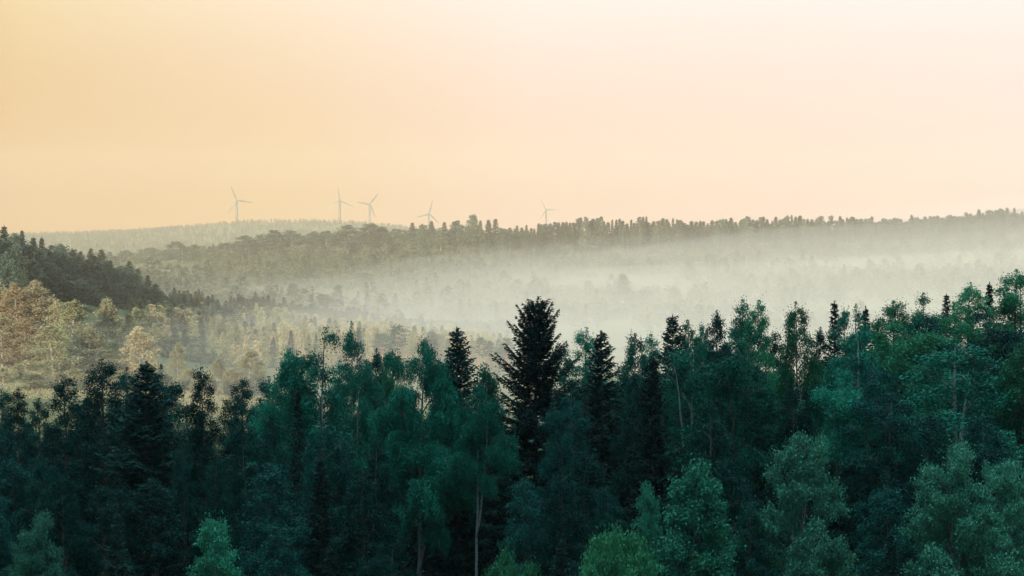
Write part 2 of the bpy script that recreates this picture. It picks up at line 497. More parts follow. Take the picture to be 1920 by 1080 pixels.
def conifer(seed, H=24.0, W=6.5, base=0.06, step=0.42, per=6, pw=0.8, e_top=40, e_bot=-18, leaf=0.34, q=1.0, irr=0.25, trunk_r=0.24, hang=0.35, dead=0.0, top_k=0.15):
    P = Plant(seed); r = P.r
    n = 12
    h = np.linspace(0, 1, n)
    wob = np.cumsum(r.normal(0, 0.02, (n, 2)), 0)
    wob -= wob[0]
    tp = np.stack([wob[:, 0], wob[:, 1], h * H], 1)
    P.tube(tp, trunk_r * H / 24 * (1 - h) + 0.012, 7)
    z = H * base
    while z < H - 0.25:
        rel = z / H
        nb = per + r.integers(-1, 2)
        a0 = r.uniform(0, 6.28)
        for b in range(nb):
            a = a0 + b * 2 * np.pi / nb + r.normal(0, 0.2)
            L = W * 0.5 * (1 - rel) ** pw * r.uniform(1 - irr * 1.6, 1 + irr) + 0.18
            if r.random() < dead and rel < 0.6:
                L *= r.uniform(0.2, 0.6)
            e = R(e_bot + (e_top - e_bot) * rel ** 1.6 + r.normal(0, 6))
            m = 6
            t = np.linspace(0, 1, m)
            az_ = np.array([np.cos(a), np.sin(a), 0])
            p0 = np.array([np.interp(z, tp[:, 2], tp[:, 0]), np.interp(z, tp[:, 2], tp[:, 1]), z + r.uniform(-0.15, 0.15)])
            lp = p0 + az_ * (L * np.cos(e) * t)[:, None] + np.array([0, 0, 1]) * (L * (np.sin(e) * t + 0.22 * t ** 2))[:, None]
            P.tube(lp, (0.012 + 0.014 * L) * (1 - 0.9 * t), 3)
            ns = max(2, int(L / 0.24 * q ** 0.5))
            for s in range(ns):
                ts = 0.12 + 0.88 * (s + 0.5) / ns
                q0 = np.array([np.interp(ts, t, lp[:, k]) for k in range(3)])
                for sg in (-1, 1):
                    L2 = 0.32 * L * (1.05 - ts) * r.uniform(0.6, 1.2) + 0.12
                    a2 = a + sg * R(r.uniform(35, 65))
                    dv = np.array([np.cos(a2), np.sin(a2), -hang * r.uniform(0.3, 1.5) + 0.5 * np.sin(e)])
                    k = max(1, int(round(L2 / 0.2 * q)) + 1)
                    u = (np.arange(k) + r.random(k)) / k
                    cc = q0 + dv * (L2 * u)[:, None] + r.normal(0, 0.03, (k, 3))
                    dd = dv + r.normal(0, 0.35, (k, 3)) + [0, 0, -0.25 * hang]
                    P.leaves(cc, dd, leaf * r.uniform(0.7, 1.25, k), leaf * 0.34)
            k = max(1, int(L / 0.2 * q))
            tt = r.uniform(0.2, 1.02, k)
            cc = np.stack([np.interp(tt, t, lp[:, j]) for j in range(3)], 1)
            P.leaves(cc, (lp[-1] - lp[0]) + r.normal(0, 0.2 * L, (k, 3)), leaf * 1.1, leaf * 0.4)
        z += step * (0.75 + 0.5 * r.random()) * (1.25 - 0.6 * rel)
    k = int(14 * q) + 4
    v = r.random(k)
    P.leaves(np.stack([r.normal(0, 0.03, k), r.normal(0, 0.03, k), H - 0.9 * v], 1) + [tp[-1, 0], tp[-1, 1], 0.15], np.array([0, 0, 1.0]) + r.normal(0, 0.3, (k, 3)), leaf * 0.8, leaf * 0.25)
    return P

def clumpy(seed, H=18.0, W=8.0, base=0.12, ncl=26, nleaf=60, leaf=0.45, shape=0.5, trunk_r=0.16, cl=0.30, droop=0.3):
    """leafy tree seen from afar: clumps of leaves on limbs through the volume of the crown"""
    P = Plant(seed); r = P.r
    h = np.linspace(0, 1, 8)
    wob = np.cumsum(r.normal(0, 0.06, (8, 2)), 0) * H / 18
    wob -= wob[0]
    tp = np.stack([wob[:, 0], wob[:, 1], h * H * 0.93], 1)
    P.tube(tp, trunk_r * H / 18 * (1 - h) + 0.02, 5)
    for i in range(ncl):
        rel = ((i + r.random()) / ncl)
        env = W * 0.5 * np.clip((1 - rel) ** shape, 0, 1) * min(1.0, 0.62 + 1.6 * rel)
        a = i * 2.399 + r.normal(0, 0.5)
        rad = env * math.sqrt(r.uniform(0.15, 1.0)) * 0.85
        z = H * min(0.96, base + (0.95 - base) * rel + r.normal(0, 0.03))
        zc = min(z, tp[-1, 2]) - rad * 0.5
        c0 = np.array([np.interp(z, tp[:, 2], tp[:, 0]) + rad * np.cos(a), np.interp(z, tp[:, 2], tp[:, 1]) + rad * np.sin(a), z])
        p0 = np.array([np.interp(zc, tp[:, 2], tp[:, 0]), np.interp(zc, tp[:, 2], tp[:, 1]), max(zc, H * base * 0.6)])
        P.tube(np.stack([p0, p0 * 0.45 + c0 * 0.55 + [0, 0, 0.1 * rad], c0]), [0.05 * H / 18, 0.03 * H / 18, 0.01], 3)
        s = cl * (0.55 + 0.6 * env / W * 2) * W * 0.5 * r.uniform(0.7, 1.3)
        k = int(nleaf * r.uniform(0.7, 1.3))
        u = unit(r.normal(0, 1, (k, 3))) * (r.random((k, 1)) ** 0.45) * s
        u[:, 2] *= 1.25
        u[:, 2] -= droop * s * r.random(k) ** 2
        P.leaves(c0 + u, r.normal(0, 1, (k, 3)) + [0, 0, -0.6 * droop], leaf * r.uniform(0.7, 1.3, k), leaf * 0.66)
    return P

def pine(seed, H=15.0, W=4.5, leaf=0.5, q=0.5, base=0.5):
    """bare reddish stem under a rounded, broken crown"""
    P = Plant(seed); r = P.r
    h = np.linspace(0, 1, 9)
    tp = np.stack([0.25 * np.sin(h * 3 + seed), 0.2 * np.sin(h * 2), h * H], 1)
    P.tube(tp, 0.16 * (1 - h) + 0.02, 6)
    for i in range(20):
        rel = (i + r.random()) / 20
        z0 = H * (base + (0.97 - base) * rel)
        a = i * 2.4 + r.normal(0, 0.3)
        L = W * 0.5 * math.sqrt(max(0.05, 1 - (rel * 1.5 - 0.5) ** 2)) * r.uniform(0.6, 1.1) * (1 - 0.45 * rel)
        p0 = np.array([np.interp(z0, tp[:, 2], tp[:, 0]), np.interp(z0, tp[:, 2], tp[:, 1]), z0])
        end = p0 + np.array([np.cos(a) * L, np.sin(a) * L, L * 0.35])
        P.tube(np.stack([p0, (p0 + end) / 2, end]), [0.05, 0.03, 0.012], 4)
        for j in range(3):
            c0 = p0 + (end - p0) * r.uniform(0.5, 1.05)
            k = int(34 * q)
            P.leaves(c0 + r.normal(0, 1, (k, 3)) * [0.4, 0.4, 0.2], r.normal(0, 1, (k, 3)) + [0, 0, 0.6], leaf, leaf * 0.4)
    k = int(40 * q)
    P.leaves(tp[-1] + r.normal(0, 1, (k, 3)) * [0.35, 0.35, 0.4] - [0, 0, 0.2], r.normal(0, 1, (k, 3)), leaf, leaf * 0.4)
    return P

class Kind:
    """mesh data of one tree shape; trees share it"""
    def __init__(self, P, trunk_m, leaf_m, H, whole=False, name='tree'):
        tv, tf, lv, lf = P.arrays()
        self.H = max(float(lv[:, 2].max()), float(tv[:, 2].max()))
        self.W = float(np.percentile(np.abs(lv[:, :2]), 94)) * 2
        self.raw = (tv, tf, lv, lf)
        if whole:
            v = np.concatenate([tv, lv]); f = np.concatenate([tf, lf + len(tv)])
            self.whole = mesh_arrays(name, v, f, [trunk_m, leaf_m], np.r_[np.zeros(len(tf)), np.ones(len(lf))])
        else:
            self.trunk = mesh_arrays(name + '_trunk', tv, tf, [trunk_m, M['bark_dark']], np.concatenate(P.tm), smooth=True)
            self.crown = mesh_arrays(name + '_crown', lv, lf, [leaf_m])
            self.whole = None

rng = random.Random(11)
def plant(name, k, x, y, z, sz, sxy, label, cat, group=None, rot=None):
    rot = rng.uniform(0, 6.283) if rot is None else rot
    if k.whole is not None:
        o = bpy.data.objects.new(name, k.whole)
        COL.objects.link(o)
    else:
        o = bpy.data.objects.new(name, None)
        o.empty_display_size = 1
        COL.objects.link(o)
        for nm, me in (('trunk', k.trunk), ('crown', k.crown)):
            c = bpy.data.objects.new(nm, me)
            COL.objects.link(c)
            c.parent = o
    o.location = (x, y, z)
    o.rotation_euler = (0, 0, rot)
    o.scale = (sxy, sxy, sz)
    return tag(o, label, cat, group)

def plant_px(name, k, px, py, D, label, cat, group=None, w=1.0, rot=None, width_px=None, Hmin=2.0):
    """a tree whose tip is seen at photo pixel (px, py) at distance D, standing on the ground there"""
    x, y, ztip = at(px, py, D)
    zg = tz(x, y) - 0.1
    Ht = max(Hmin, ztip - zg)
    sz = Ht / k.H
    sxy = sz * w
    if width_px:
        sxy = width_px / F * D / k.W
    return plant(name, k, x, y, zg, sz, sxy, label, cat, group, rot)

# ------------------------------------------------------------------ tree shapes of the near forest
K = {}
K['B'] = [Kind(broadleaf(100 + i, 20, 7.6, base=0.22, nprim=40, weep=0.85, leaf=0.145, shape=0.82, fork=i % 3, q=1.0), M['bark_birch' if i == 3 else 'bark_dark'], M['birch'], 20, name='birch') for i in range(5)]
K['b'] = [Kind(broadleaf(120 + i, 20, 5.2, base=0.30, nprim=36, weep=0.7, leaf=0.14, shape=0.98, q=1.0), M['bark_dark'], M['birch'], 20, name='birch') for i in range(4)]
K['T'] = [Kind(broadleaf(137, 20, 8.5, base=0.32, nprim=60, weep=1.0, leaf=0.145, shape=0.75, fork=2, q=1.1, trunk_r=0.26), M['bark_birch'], M['birch'], 20, name='birch')]
K['W'] = [Kind(broadleaf(150 + i, 20, 7.2, base=0.24, nprim=36, weep=0.85, leaf=0.145, shape=0.75, fork=1, q=0.85, trunk_r=0.2), M['bark_white'], M['birch'], 20, name='birch') for i in range(3)]
K['h'] = [Kind(broadleaf(140 + i, 20, 6.4, base=0.58, nprim=30, weep=0.85, leaf=0.145, shape=0.7, fork=1, q=1.0), M['bark_birch'], M['birch'], 20, name='birch') for i in range(2)]
K['y'] = [Kind(broadleaf(160 + i, 12, 5.0, base=0.10, nprim=46, weep=0.25, leaf=0.17, shape=0.8, q=1.3, up=0.9), M['bark_birch'], M['young'], 12, name='young_birch') for i in range(2)]
K['A'] = [Kind(broadleaf(180 + i, 14, 7.0, base=0.18, nprim=34, weep=0.12, leaf=0.17, shape=0.55, fork=2, q=1.5, up=0.8, tuft=1.3), M['bark_grey'], M['ash'], 14, name='ash') for i in range(3)]
K['U'] = [Kind(broadleaf(200 + i, 8, 7.4, base=0.05, nprim=46, weep=0.1, leaf=0.22, shape=0.42, fork=3, q=1.3, up=0.7, tuft=1.5, trunk_r=0.25), M['bark_grey'], M['shrub'], 8, name='shrub') for i in range(2)]
K['S'] = [Kind(conifer(300 + i, 24, 8.0, pw=0.78, step=0.38, e_top=38, e_bot=-24, irr=0.34, dead=0.15, q=1.6, leaf=0.28), M['bark_dark'], M['spruce'], 24, name='spruce') for i in range(3)]
K['N'] = [Kind(conifer(320 + i, 22, 7.0, pw=1.2, step=0.36, e_top=34, e_bot=-18, irr=0.36, q=1.4, leaf=0.28), M['bark_dark'], M['spruce'], 22, name='spruce') for i in range(2)]
K['X'] = [Kind(conifer(340, 27, 10.0, pw=0.47, step=0.43, per=6, e_top=58, e_bot=-28, irr=0.44, dead=0.1, hang=0.3, q=2.2, leaf=0.27, trunk_r=0.3), M['bark_dark'], M['spruce'], 27, name='spruce')]
for key, src in (('dB', 'B'), ('db', 'b'), ('oB', 'B'), ('ob', 'b')):     # same build: d has shade put into the leaf colour, o olive leaves
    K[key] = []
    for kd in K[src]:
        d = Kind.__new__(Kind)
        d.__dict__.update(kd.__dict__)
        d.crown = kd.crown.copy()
        d.crown.materials[0] = M['olive' if key[0] == 'o' else 'birch_shade']
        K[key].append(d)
NAMES = {'W': ('birch_tree', 'birch'), 'T': ('birch_tree', 'birch'), 'B': ('birch_tree', 'birch'), 'b': ('birch_tree', 'birch'), 'h': ('birch_tree', 'birch'), 'y': ('young_birch', 'birch'), 'A': ('broadleaf_tree', 'tree'), 'U': ('leafy_shrub', 'shrub'), 'S': ('spruce_tree', 'spruce'), 'N': ('spruce_tree', 'spruce'), 'X': ('spruce_tree', 'spruce')}

# px, py of the tip, distance, shape, width in photo pixels, label
NEAR = [
    (8, 728, 228, 'b', 95, 'dark birch cut by the left picture edge on the forest skyline'),
    (45, 724, 226, 'b', 85, 'round-topped dark birch, second from left edge on forest skyline'),
    (80, 734, 222, 'b', 80, 'low dark birch left of the narrow birch with see-through crown'),
    (131, 697, 212, 'b', 115, 'narrow birch with light showing through its crown, near left edge'),
    (172, 735, 224, 'B', 110, 'low dark birch in the dip between two taller birches at left'),
    (207, 672, 208, 'b', 130, 'tall pointed birch just left of the round-topped dark spruce'),
    (240, 688, 214, 'B', 120, 'birch crown pressed against left side of round-topped dark spruce'),
    (272, 676, 200, 'S', 190, 'very dark broad spruce with rounded top and long drooping branches'),
    (313, 683, 206, 'B', 140, 'greener birch just right of the round-topped dark spruce'),
    (390, 680, 204, 'b', 95, 'narrow upright birch standing alone on skyline left of wide birch group'),
    (428, 722, 220, 'b', 80, 'small birch in the low gap left of wide birch group'),
    (457, 700, 214, 'b', 95, 'dark birch left of wide birch group, first of two even tops'),
    (492, 704, 212, 'b', 90, 'dark birch touching wide birch group, second of two even tops'),
    (528, 645, 206, 'B', 130, 'weeping birch forming left shoulder of the wide birch group'),
    (588, 608, 202, 'B', 165, 'tallest weeping birch with broad crown in wide birch group'),
    (624, 668, 210, 'b', 100, 'shorter birch in notch between two tall weeping birches'),
    (660, 601, 205, 'W', 110, 'weeping birch with small round detached top on the skyline'),
    (700, 652, 222, 'B', 110, 'dim birch right of the birch with round detached top'),
    (735, 655, 218, 'B', 110, 'birch at left shoulder of the big fork-trunked birch'),
    (782, 626, 196, 'T', 165, 'big weeping birch with pale forked trunk reaching bottom edge'),
    (826, 648, 210, 'b', 95, 'birch crown filling gap between forked birch and small dark spruce'),
    (858, 611, 199, 'S', 165, 'dark spruce with stepped branches left of the tallest spruce'),
    (925, 668, 210, 'y', 90, 'small bright green conical birch between two dark spruces'),
    (896, 714, 192, 'h', 105, 'slender birch with long bare white trunk left of tallest spruce'),
    (1004, 555, 200, 'X', 180, 'tallest dark spruce with upswept branches breaking the skyline'),
    (1058, 640, 214, 'b', 85, 'thin see-through birch touching right side of tallest spruce'),
    (1088, 612, 216, 'b', 95, 'light green birch with bright gaps right of tallest spruce'),
    (1066, 728, 190, 'B', 130, 'green birch crown lit from above, below right of tallest spruce'),
    (1128, 617, 204, 'S', 150, 'dark pointed spruce, first spruce right of tallest spruce'),
    (1182, 617, 214, 'B', 105, 'round green birch between two dark spruces right of centre'),
    (1232, 620, 222, 'b', 90, 'birch half behind the dark spruce with leafy twigs beside it'),
    (1262, 587, 212, 'S', 130, 'dark spruce with a gappy birch leaning against its right side'),
    (1292, 584, 216, 'b', 75, 'gappy birch with hanging twigs on right side of dark spruce'),
    (1317, 598, 220, 'b', 60, 'thin bent birch top in front of mist beside skyline dip'),
    (1287, 626, 198, 'W', 170, 'large birch with thin white trunk below gappy skyline birches'),
    (1340, 580, 214, 'b', 85, 'dark birch, left of the two dark drooping skyline tops'),
    (1382, 553, 216, 'b', 95, 'dark drooping birch top, lower of two tops right of dip'),
    (1420, 545, 214, 'b', 90, 'tall dark drooping birch top with rounded head against mist'),
    (1394, 608, 194, 'B', 170, 'large pale green birch in front of two dark drooping tops'),
    (1493, 564, 220, 'B', 120, 'green domed birch standing alone between two dips in skyline'),
    (1455, 612, 224, 'b', 90, 'low birch in dip left of the green domed birch'),
    (1532, 612, 226, 'b', 75, 'low birch in dip right of the green domed birch'),
    (1566, 562, 228, 'N', 110, 'dark spruce tip poking out behind green birches right of dip'),
    (1600, 568, 226, 'B', 120, 'green birch between two dark spruce tips on right skyline'),
    (1625, 572, 230, 'N', 100, 'small dark spruce tip right of a green birch crown'),
    (1600, 600, 206, 'W', 165, 'wide birch with white branches showing below two spruce tips'),
    (1620, 655, 196, 'B', 150, 'rounded birch crown stacked below wide birch with white branches'),
    (1680, 556, 246, 'B', 120, 'birch at left end of the rising skyline at right'),
    (1736, 546, 254, 'B', 130, 'birch left of the thin spruce tip on rising skyline'),
    (1773, 549, 262, 'N', 95, 'thin spruce tip, first of two on the rising right skyline'),
    (1812, 528, 262, 'B', 120, 'birch between the two thin spruce tips on right skyline'),
    (1853, 527, 264, 'N', 95, 'thin spruce tip, second of two on the rising right skyline'),
    (800, 790, 214, 'N', 110, 'dark spruce behind the pale forked birch trunk'),
    (748, 800, 210, 'N', 100, 'dark spruce filling the shade left of pale forked birch trunk'),
    (862, 770, 206, 'N', 110, 'dark spruce between forked birch trunk and slender bare white trunk'),
    (925, 800, 208, 'N', 100, 'dark spruce in shade right of slender bare white trunk'),
    (1575, 800, 206, 'N', 110, 'dark spruce in shade behind the domed birch on long bare trunk'),
    (1902, 503, 258, 'B', 150, 'tall yellowish green birch at right picture edge on skyline'),
    (1700, 590, 226, 'B', 170, 'broad birch in second row under the rising right skyline'),
    (1760, 585, 234, 'B', 150, 'birch in second row below first thin spruce tip'),
    (1870, 575, 236, 'B', 150, 'birch in second row below second thin spruce tip'),
    (1795, 632, 204, 'W', 240, 'very large weeping birch with pale leaning trunk at right'),
    (1915, 630, 206, 'B', 150, 'weeping birch cut by right picture edge beside very large birch'),
    (1575, 684, 192, 'h', 150, 'dark domed birch on a long bare trunk in right half'),
    (1500, 712, 190, 'B', 140, 'dark birch above the pale tree with curled top'),
    (1650, 720, 188, 'B', 140, 'dim birch right of domed birch with long bare trunk'),
    (1720, 770, 186, 'b', 110, 'dim narrow birch above left side of the pale rounded tree'),
    (1862, 770, 188, 'B', 140, 'dim birch above right side of the pale rounded tree'),
    (1440, 700, 196, 'b', 110, 'shaded birch below the large pale green birch'),
    (1190, 690, 196, 'b', 100, 'shaded birch between spruces below the round green birch'),
    (1225, 665, 192, 'S', 120, 'dark spruce body beside the large birch with white trunk'),
    (1330, 740, 186, 'B', 150, 'shaded birch above the pointed young birch clump'),
    (83, 858, 176, 'B', 140, 'dim rounded birch low at the far left'),
    (20, 800, 186, 'b', 110, 'dim narrow birch at the left picture edge below skyline'),
    (70, 950, 162, 'A', 110, 'dark slender leafy tree in bottom left corner'),
    (358, 832, 180, 'b', 90, 'dim birch, left of a close pair above young birch with pale stem'),
    (397, 842, 178, 'b', 85, 'dim birch, right of a close pair above young birch with pale stem'),
    (470, 818, 182, 'B', 110, 'pale tufted birch left of the low dark spruce'),
    (508, 766, 188, 'b', 90, 'small pale birch crown touching low dark spruce'),
    (556, 724, 192, 'N', 90, 'low dark conical spruce in front of wide birch group'),
    (612, 788, 182, 'B', 150, 'rounded shaded birch right of the low dark spruce'),
    (690, 830, 178, 'B', 130, 'shaded birch left of the pale forked trunk'),
    (405, 953, 160, 'y', 100, 'small young birch with pale stem at bottom left'),
    (1283, 846, 164, 'y', 150, 'pointed young birch clump at bottom right of centre'),
    (1345, 882, 166, 'y', 70, 'lower side top of the pointed young birch clump'),
    (1225, 890, 166, 'y', 70, 'small birch top between pointed young birch and round bright bush'),
    (1478, 797, 166, 'A', 150, 'pale tree with curled top and grey leaning trunk at bottom right'),
    (1545, 985, 160, 'A', 120, 'low pale tree beside trunk of tree with curled top'),
    (1790, 816, 168, 'A', 165, 'pale rounded tree with feathery leaves at bottom right'),
    (1880, 850, 170, 'A', 120, 'pale leafy tree behind the pale rounded tree, at right edge'),
    (1150, 962, 158, 'U', 118, 'round bright green bush beside the pointed young birch clump'),
    (962, 1023, 156, 'U', 112, 'bright green bush at bottom edge below tallest spruce'),
    (1060, 876, 172, 'b', 120, 'dim drooping birch left of the round bright green bush'),
    (1000, 900, 178, 'B', 110, 'dark birch above bright bush at bottom centre'),
    (1400, 930, 164, 'b', 100, 'shaded birch between pointed young birch and pale curled-top tree'),
]
vi = {}
OPEN = [(800, 48), (905, 36), (1575, 36), (1283, 90), (1478, 90), (1790, 100), (405, 60)]     # where stems and front trees show
for (px, py, D, k, wpx, lab) in NEAR:
    i = vi.get(k, 0); vi[k] = i + 1
    dim = k in 'Bb' and (px < 500 or any(w in lab for w in ('dim', 'shaded', 'dark birch', 'low ')))  # these take the leaf colour with shade put in
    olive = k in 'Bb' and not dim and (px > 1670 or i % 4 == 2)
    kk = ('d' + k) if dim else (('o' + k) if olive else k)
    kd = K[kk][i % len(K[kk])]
    plant_px(NAMES[k][0], kd, px, py, D, lab, NAMES[k][1], 'trees of the near forest', width_px=wpx * (1.22 if px > 1640 and k in 'BbW' else 1.0))

# the crowd of crowns that closes the forest behind and between them
SKX = [p[0] for p in NEAR if p[2] >= 195 and p[3] != 'X']
def skyline(px):
    pts = sorted((p[0], p[1]) for p in NEAR if p[2] >= 195)
    return float(np.interp(px, [p[0] for p in pts], [p[1] for p in pts]))
fr = random.Random(5)
for row, (D0, D1, stepx, dy0, dy1) in enumerate([(232, 262, 62, 35, 95), (210, 228, 78, 70, 150)]):
    px = -40 + row * 23
    while px < 1980:
        D = fr.uniform(D0, D1) + (18 if px > 1600 else 0)
        sp = fr.random() < 0.2
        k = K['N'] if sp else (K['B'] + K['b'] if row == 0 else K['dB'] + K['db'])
        kd = fr.choice(k)
        plant_px('spruce_tree' if sp else 'birch_tree', kd, px, skyline(px) + fr.uniform(dy0, dy1) + (40 if 940 < px < 1070 else 0), D,
                 'dark spruce crowded behind the front trees of the near forest' if sp else 'dark birch crowded behind the front trees of the near forest',
                 'spruce' if sp else 'birch', 'dark trees packed inside the near forest', width_px=fr.uniform(90, 135))
        px += stepx * fr.uniform(0.75, 1.25)
for row, (D0, D1, stepx, y0, y1) in enumerate([(170, 186, 84, 830, 930), (158, 170, 100, 940, 1040)]):
    px = -30 + row * 40
    while px < 1980:
        near_front = any(abs(px - p[0]) < 75 and p[2] < 172 for p in NEAR)
        if not (near_front and row == 1) and not any(abs(px - a) < b for a, b in OPEN):
            D = fr.uniform(D0, D1)
            sp = fr.random() < 0.22
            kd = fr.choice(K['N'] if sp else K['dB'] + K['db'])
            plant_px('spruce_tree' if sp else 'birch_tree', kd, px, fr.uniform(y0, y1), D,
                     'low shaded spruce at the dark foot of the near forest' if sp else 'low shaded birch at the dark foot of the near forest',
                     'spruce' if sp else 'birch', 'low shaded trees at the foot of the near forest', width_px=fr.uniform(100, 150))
        px += stepx * fr.uniform(0.75, 1.25)

for row, (D, dy) in enumerate([(232, 40), (205, 70), (182, 190)]):
    for x0, x1 in ((-420, -50), (1985, 2380)):
        px = x0 + row * 25
        while px < x1:
            y = (728 if px < 0 else 500) + dy + fr.uniform(0, 40)
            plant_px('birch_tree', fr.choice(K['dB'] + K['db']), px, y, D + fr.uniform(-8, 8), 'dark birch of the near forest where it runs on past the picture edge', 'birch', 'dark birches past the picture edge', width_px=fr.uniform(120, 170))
            px += fr.uniform(85, 120)

def snag():
    P = Plant(77); r = P.r
    h = np.linspace(0, 1, 8)
    P.tube(np.stack([0.1 * np.sin(h * 4), 0 * h, h * 19], 1), 0.10 * (1 - h) + 0.02, 6)
    for i in range(26):
        z = 19 * r.uniform(0.45, 0.98); a = r.uniform(0, 6.28); L = r.uniform(0.3, 0.9)
        p0 = np.array([0, 0, z])
        P.tube(np.stack([p0, p0 + [np.cos(a) * L, np.sin(a) * L, 0.15]]), [0.02, 0.008], 3)
    return np.concatenate(P.tv), np.concatenate(P.tf)
sv, sf = snag()
x, y, zt = at(605, 728, 190)
so = link('dead_tree', mesh_arrays('dead_tree', sv, sf, [M['bark_grey']]))
zg = tz(x, y); so.location = (x, y, zg); so.scale = (1, 1, (zt - zg) / 19)
tag(so, 'thin dead leafless tree standing in front of wide birch group', 'dead tree')

# ------------------------------------------------------------------ the lit hillside at mid distance, left
KM = {}
KM['gold'] = [Kind(clumpy(400 + i, 18, 7.6, base=0.10, ncl=80, nleaf=110, leaf=0.27, shape=0.62, cl=0.25, droop=0.9), M['bark_birch'], M[m], 18, name='yellow_birch') for i, m in enumerate(('mid_sand', 'mid_olive', 'mid_gold', 'mid_sand', 'mid_olive', 'mid_orange'))]
KM['green'] = [Kind(clumpy(420 + i, 8, 4.0, base=0.08, ncl=34, nleaf=34, leaf=0.36, shape=0.8, cl=0.34), M['bark_grey'], M['mid_green'], 8, whole=True, name='young_tree') for i in range(4)]
KM['ygold'] = [Kind(clumpy(440 + i, 8, 4.2, base=0.08, ncl=34, nleaf=34, leaf=0.36, shape=0.7, cl=0.34), M['bark_birch'], M['mid_gold'], 8, whole=True, name='young_birch') for i in range(3)]
KM['sand'] = [Kind(clumpy(450 + i, 8, 4.4, base=0.08, ncl=40, nleaf=50, leaf=0.28, shape=0.7, cl=0.30, droop=0.6), M['bark_birch'], M['mid_sand'], 8, whole=True, name='young_birch') for i in range(2)]
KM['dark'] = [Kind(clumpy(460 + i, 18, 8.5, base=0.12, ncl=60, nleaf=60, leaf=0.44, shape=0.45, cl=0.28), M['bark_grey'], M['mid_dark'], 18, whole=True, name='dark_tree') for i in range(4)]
KM['spruce'] = [Kind(conifer(480 + i, 16, 5.0, step=0.5, per=6, leaf=0.55, q=0.7, irr=0.3, pw=0.85), M['bark_dark'], M['mid_spruce'], 16, whole=True, name='hill_spruce') for i in range(3)]
KM['slim'] = [Kind(conifer(490 + i, 9, 3.0, step=0.42, per=6, leaf=0.45, q=0.7, irr=0.25, pw=0.9), M['bark_dark'], M['mid_spruce'], 9, whole=True, name='young_spruce') for i in range(3)]
KM['pale'] = [Kind(conifer(500 + i, 9, 3.2, step=0.42, per=6, leaf=0.45, q=0.7, irr=0.3, pw=0.9), M['bark_dark'], M['mid_green'], 9, whole=True, name='pale_spruce') for i in range(3)]
KM['pine'] = [Kind(pine(510 + i), M['bark_pine'], M['mid_dark'], 15, whole=True, name='pine') for i in range(3)]

MID = [   # lit birches: px, tip py, D, width px, label
    (-8, 518, 560, 80, 'yellowing birch cut by left picture edge on the misty hillside'),
    (28, 527, 556, 78, 'orange-tinged birch, tallest among the yellowing birches at far left'),
    (72, 524, 560, 90, 'broad golden birch beside the orange-tinged birch'),
    (110, 560, 556, 66, 'short golden birch right of the broad golden birch'),
    (137, 560, 552, 74, 'wide low golden birch in middle of the yellowing birches'),
    (200, 556, 566, 76, 'domed golden birch at right end of upper row of birches'),
    (240, 585, 572, 54, 'small pale birch right of the domed golden birch'),
    (5, 585, 520, 70, 'misty birch with crooked white trunk at left edge'),
    (48, 594, 520, 74, 'pinkish misty birch above the pale clearing'),
    (100, 608, 516, 84, 'grey-green misty birch above the narrow foreground birch'),
    (168, 612, 524, 96, 'wide sandy birch with several thin white trunks'),
    (214, 640, 530, 52, 'small sandy birch beside wide birch with several trunks'),
    (266, 611, 528, 74, 'pale pointed birch standing clear in front of grey wood'),
    (333, 641, 526, 36, 'narrow pale columnar birch in front of grey wood'),
    (352, 690, 515, 40, 'low pale birch right of the narrow columnar birch'),
    (408, 672, 520, 46, 'rounded whitish tree low in the mist left of wide birch group'),
    (468, 655, 526, 64, 'whitish domed tree in mist beside the wide birch group'),
    (436, 690, 515, 60, 'low whitish bush of a tree below the whitish domed tree'),
]
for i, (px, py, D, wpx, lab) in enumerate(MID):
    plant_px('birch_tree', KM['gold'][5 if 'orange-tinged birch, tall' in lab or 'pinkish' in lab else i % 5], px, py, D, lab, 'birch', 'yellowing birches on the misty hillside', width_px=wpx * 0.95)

for i, (px, py, D) in enumerate([(6, 694, 478), (34, 688, 486), (62, 700, 470), (88, 686, 490), (112, 697, 474), (140, 689, 488), (165, 700, 480), (190, 690, 492), (226, 694, 486), (252, 700, 492), (284, 694, 500), (312, 700, 506), (370, 702, 500), (395, 698, 506)]):
    plant_px('young_birch', KM['sand'][i % 2], px, py, D, 'low pale young tree standing along the front of the misty clearing', 'birch', 'young trees of the clearing', width_px=30 + 9 * (i % 3), Hmin=3)
DARKTOP = [(0, 426), (13, 427), (50, 440), (83, 455), (110, 460), (135, 470), (158, 470), (190, 468), (213, 497), (233, 493), (253, 508), (277, 527), (300, 535)]
dx_, dy_ = zip(*DARKTOP)
mr = random.Random(21)
for row in range(4):
    px = -30 + row * 9
    while px < 305:
        base_D = np.interp(px, [0, 300], [640, 790])
        D = base_D - row * 22 + mr.uniform(-8, 8)
        py = np.interp(px, dx_, dy_) - 5 + [0, 22, 45, 68][row] * (1 - 0.35 * px / 300) + mr.uniform(-3, 9)
        sp = mr.random() < (0.25 if px < 150 else 0.7)
        if sp:
            plant_px('spruce_tree', mr.choice(KM['spruce']), px, py - 4, D, 'dark spruce in the dark wood on crest of left hillside', 'spruce', 'spruces of the dark wood at left', width_px=mr.uniform(28, 38), Hmin=7)
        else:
            plant_px('birch_tree', mr.choice(KM['dark']), px, py, D, 'dark round-crowned tree in the dark wood on crest of left hillside', 'tree', 'round trees of the dark wood at left', width_px=mr.uniform(44, 66), Hmin=7)
        px += mr.uniform(14, 23)

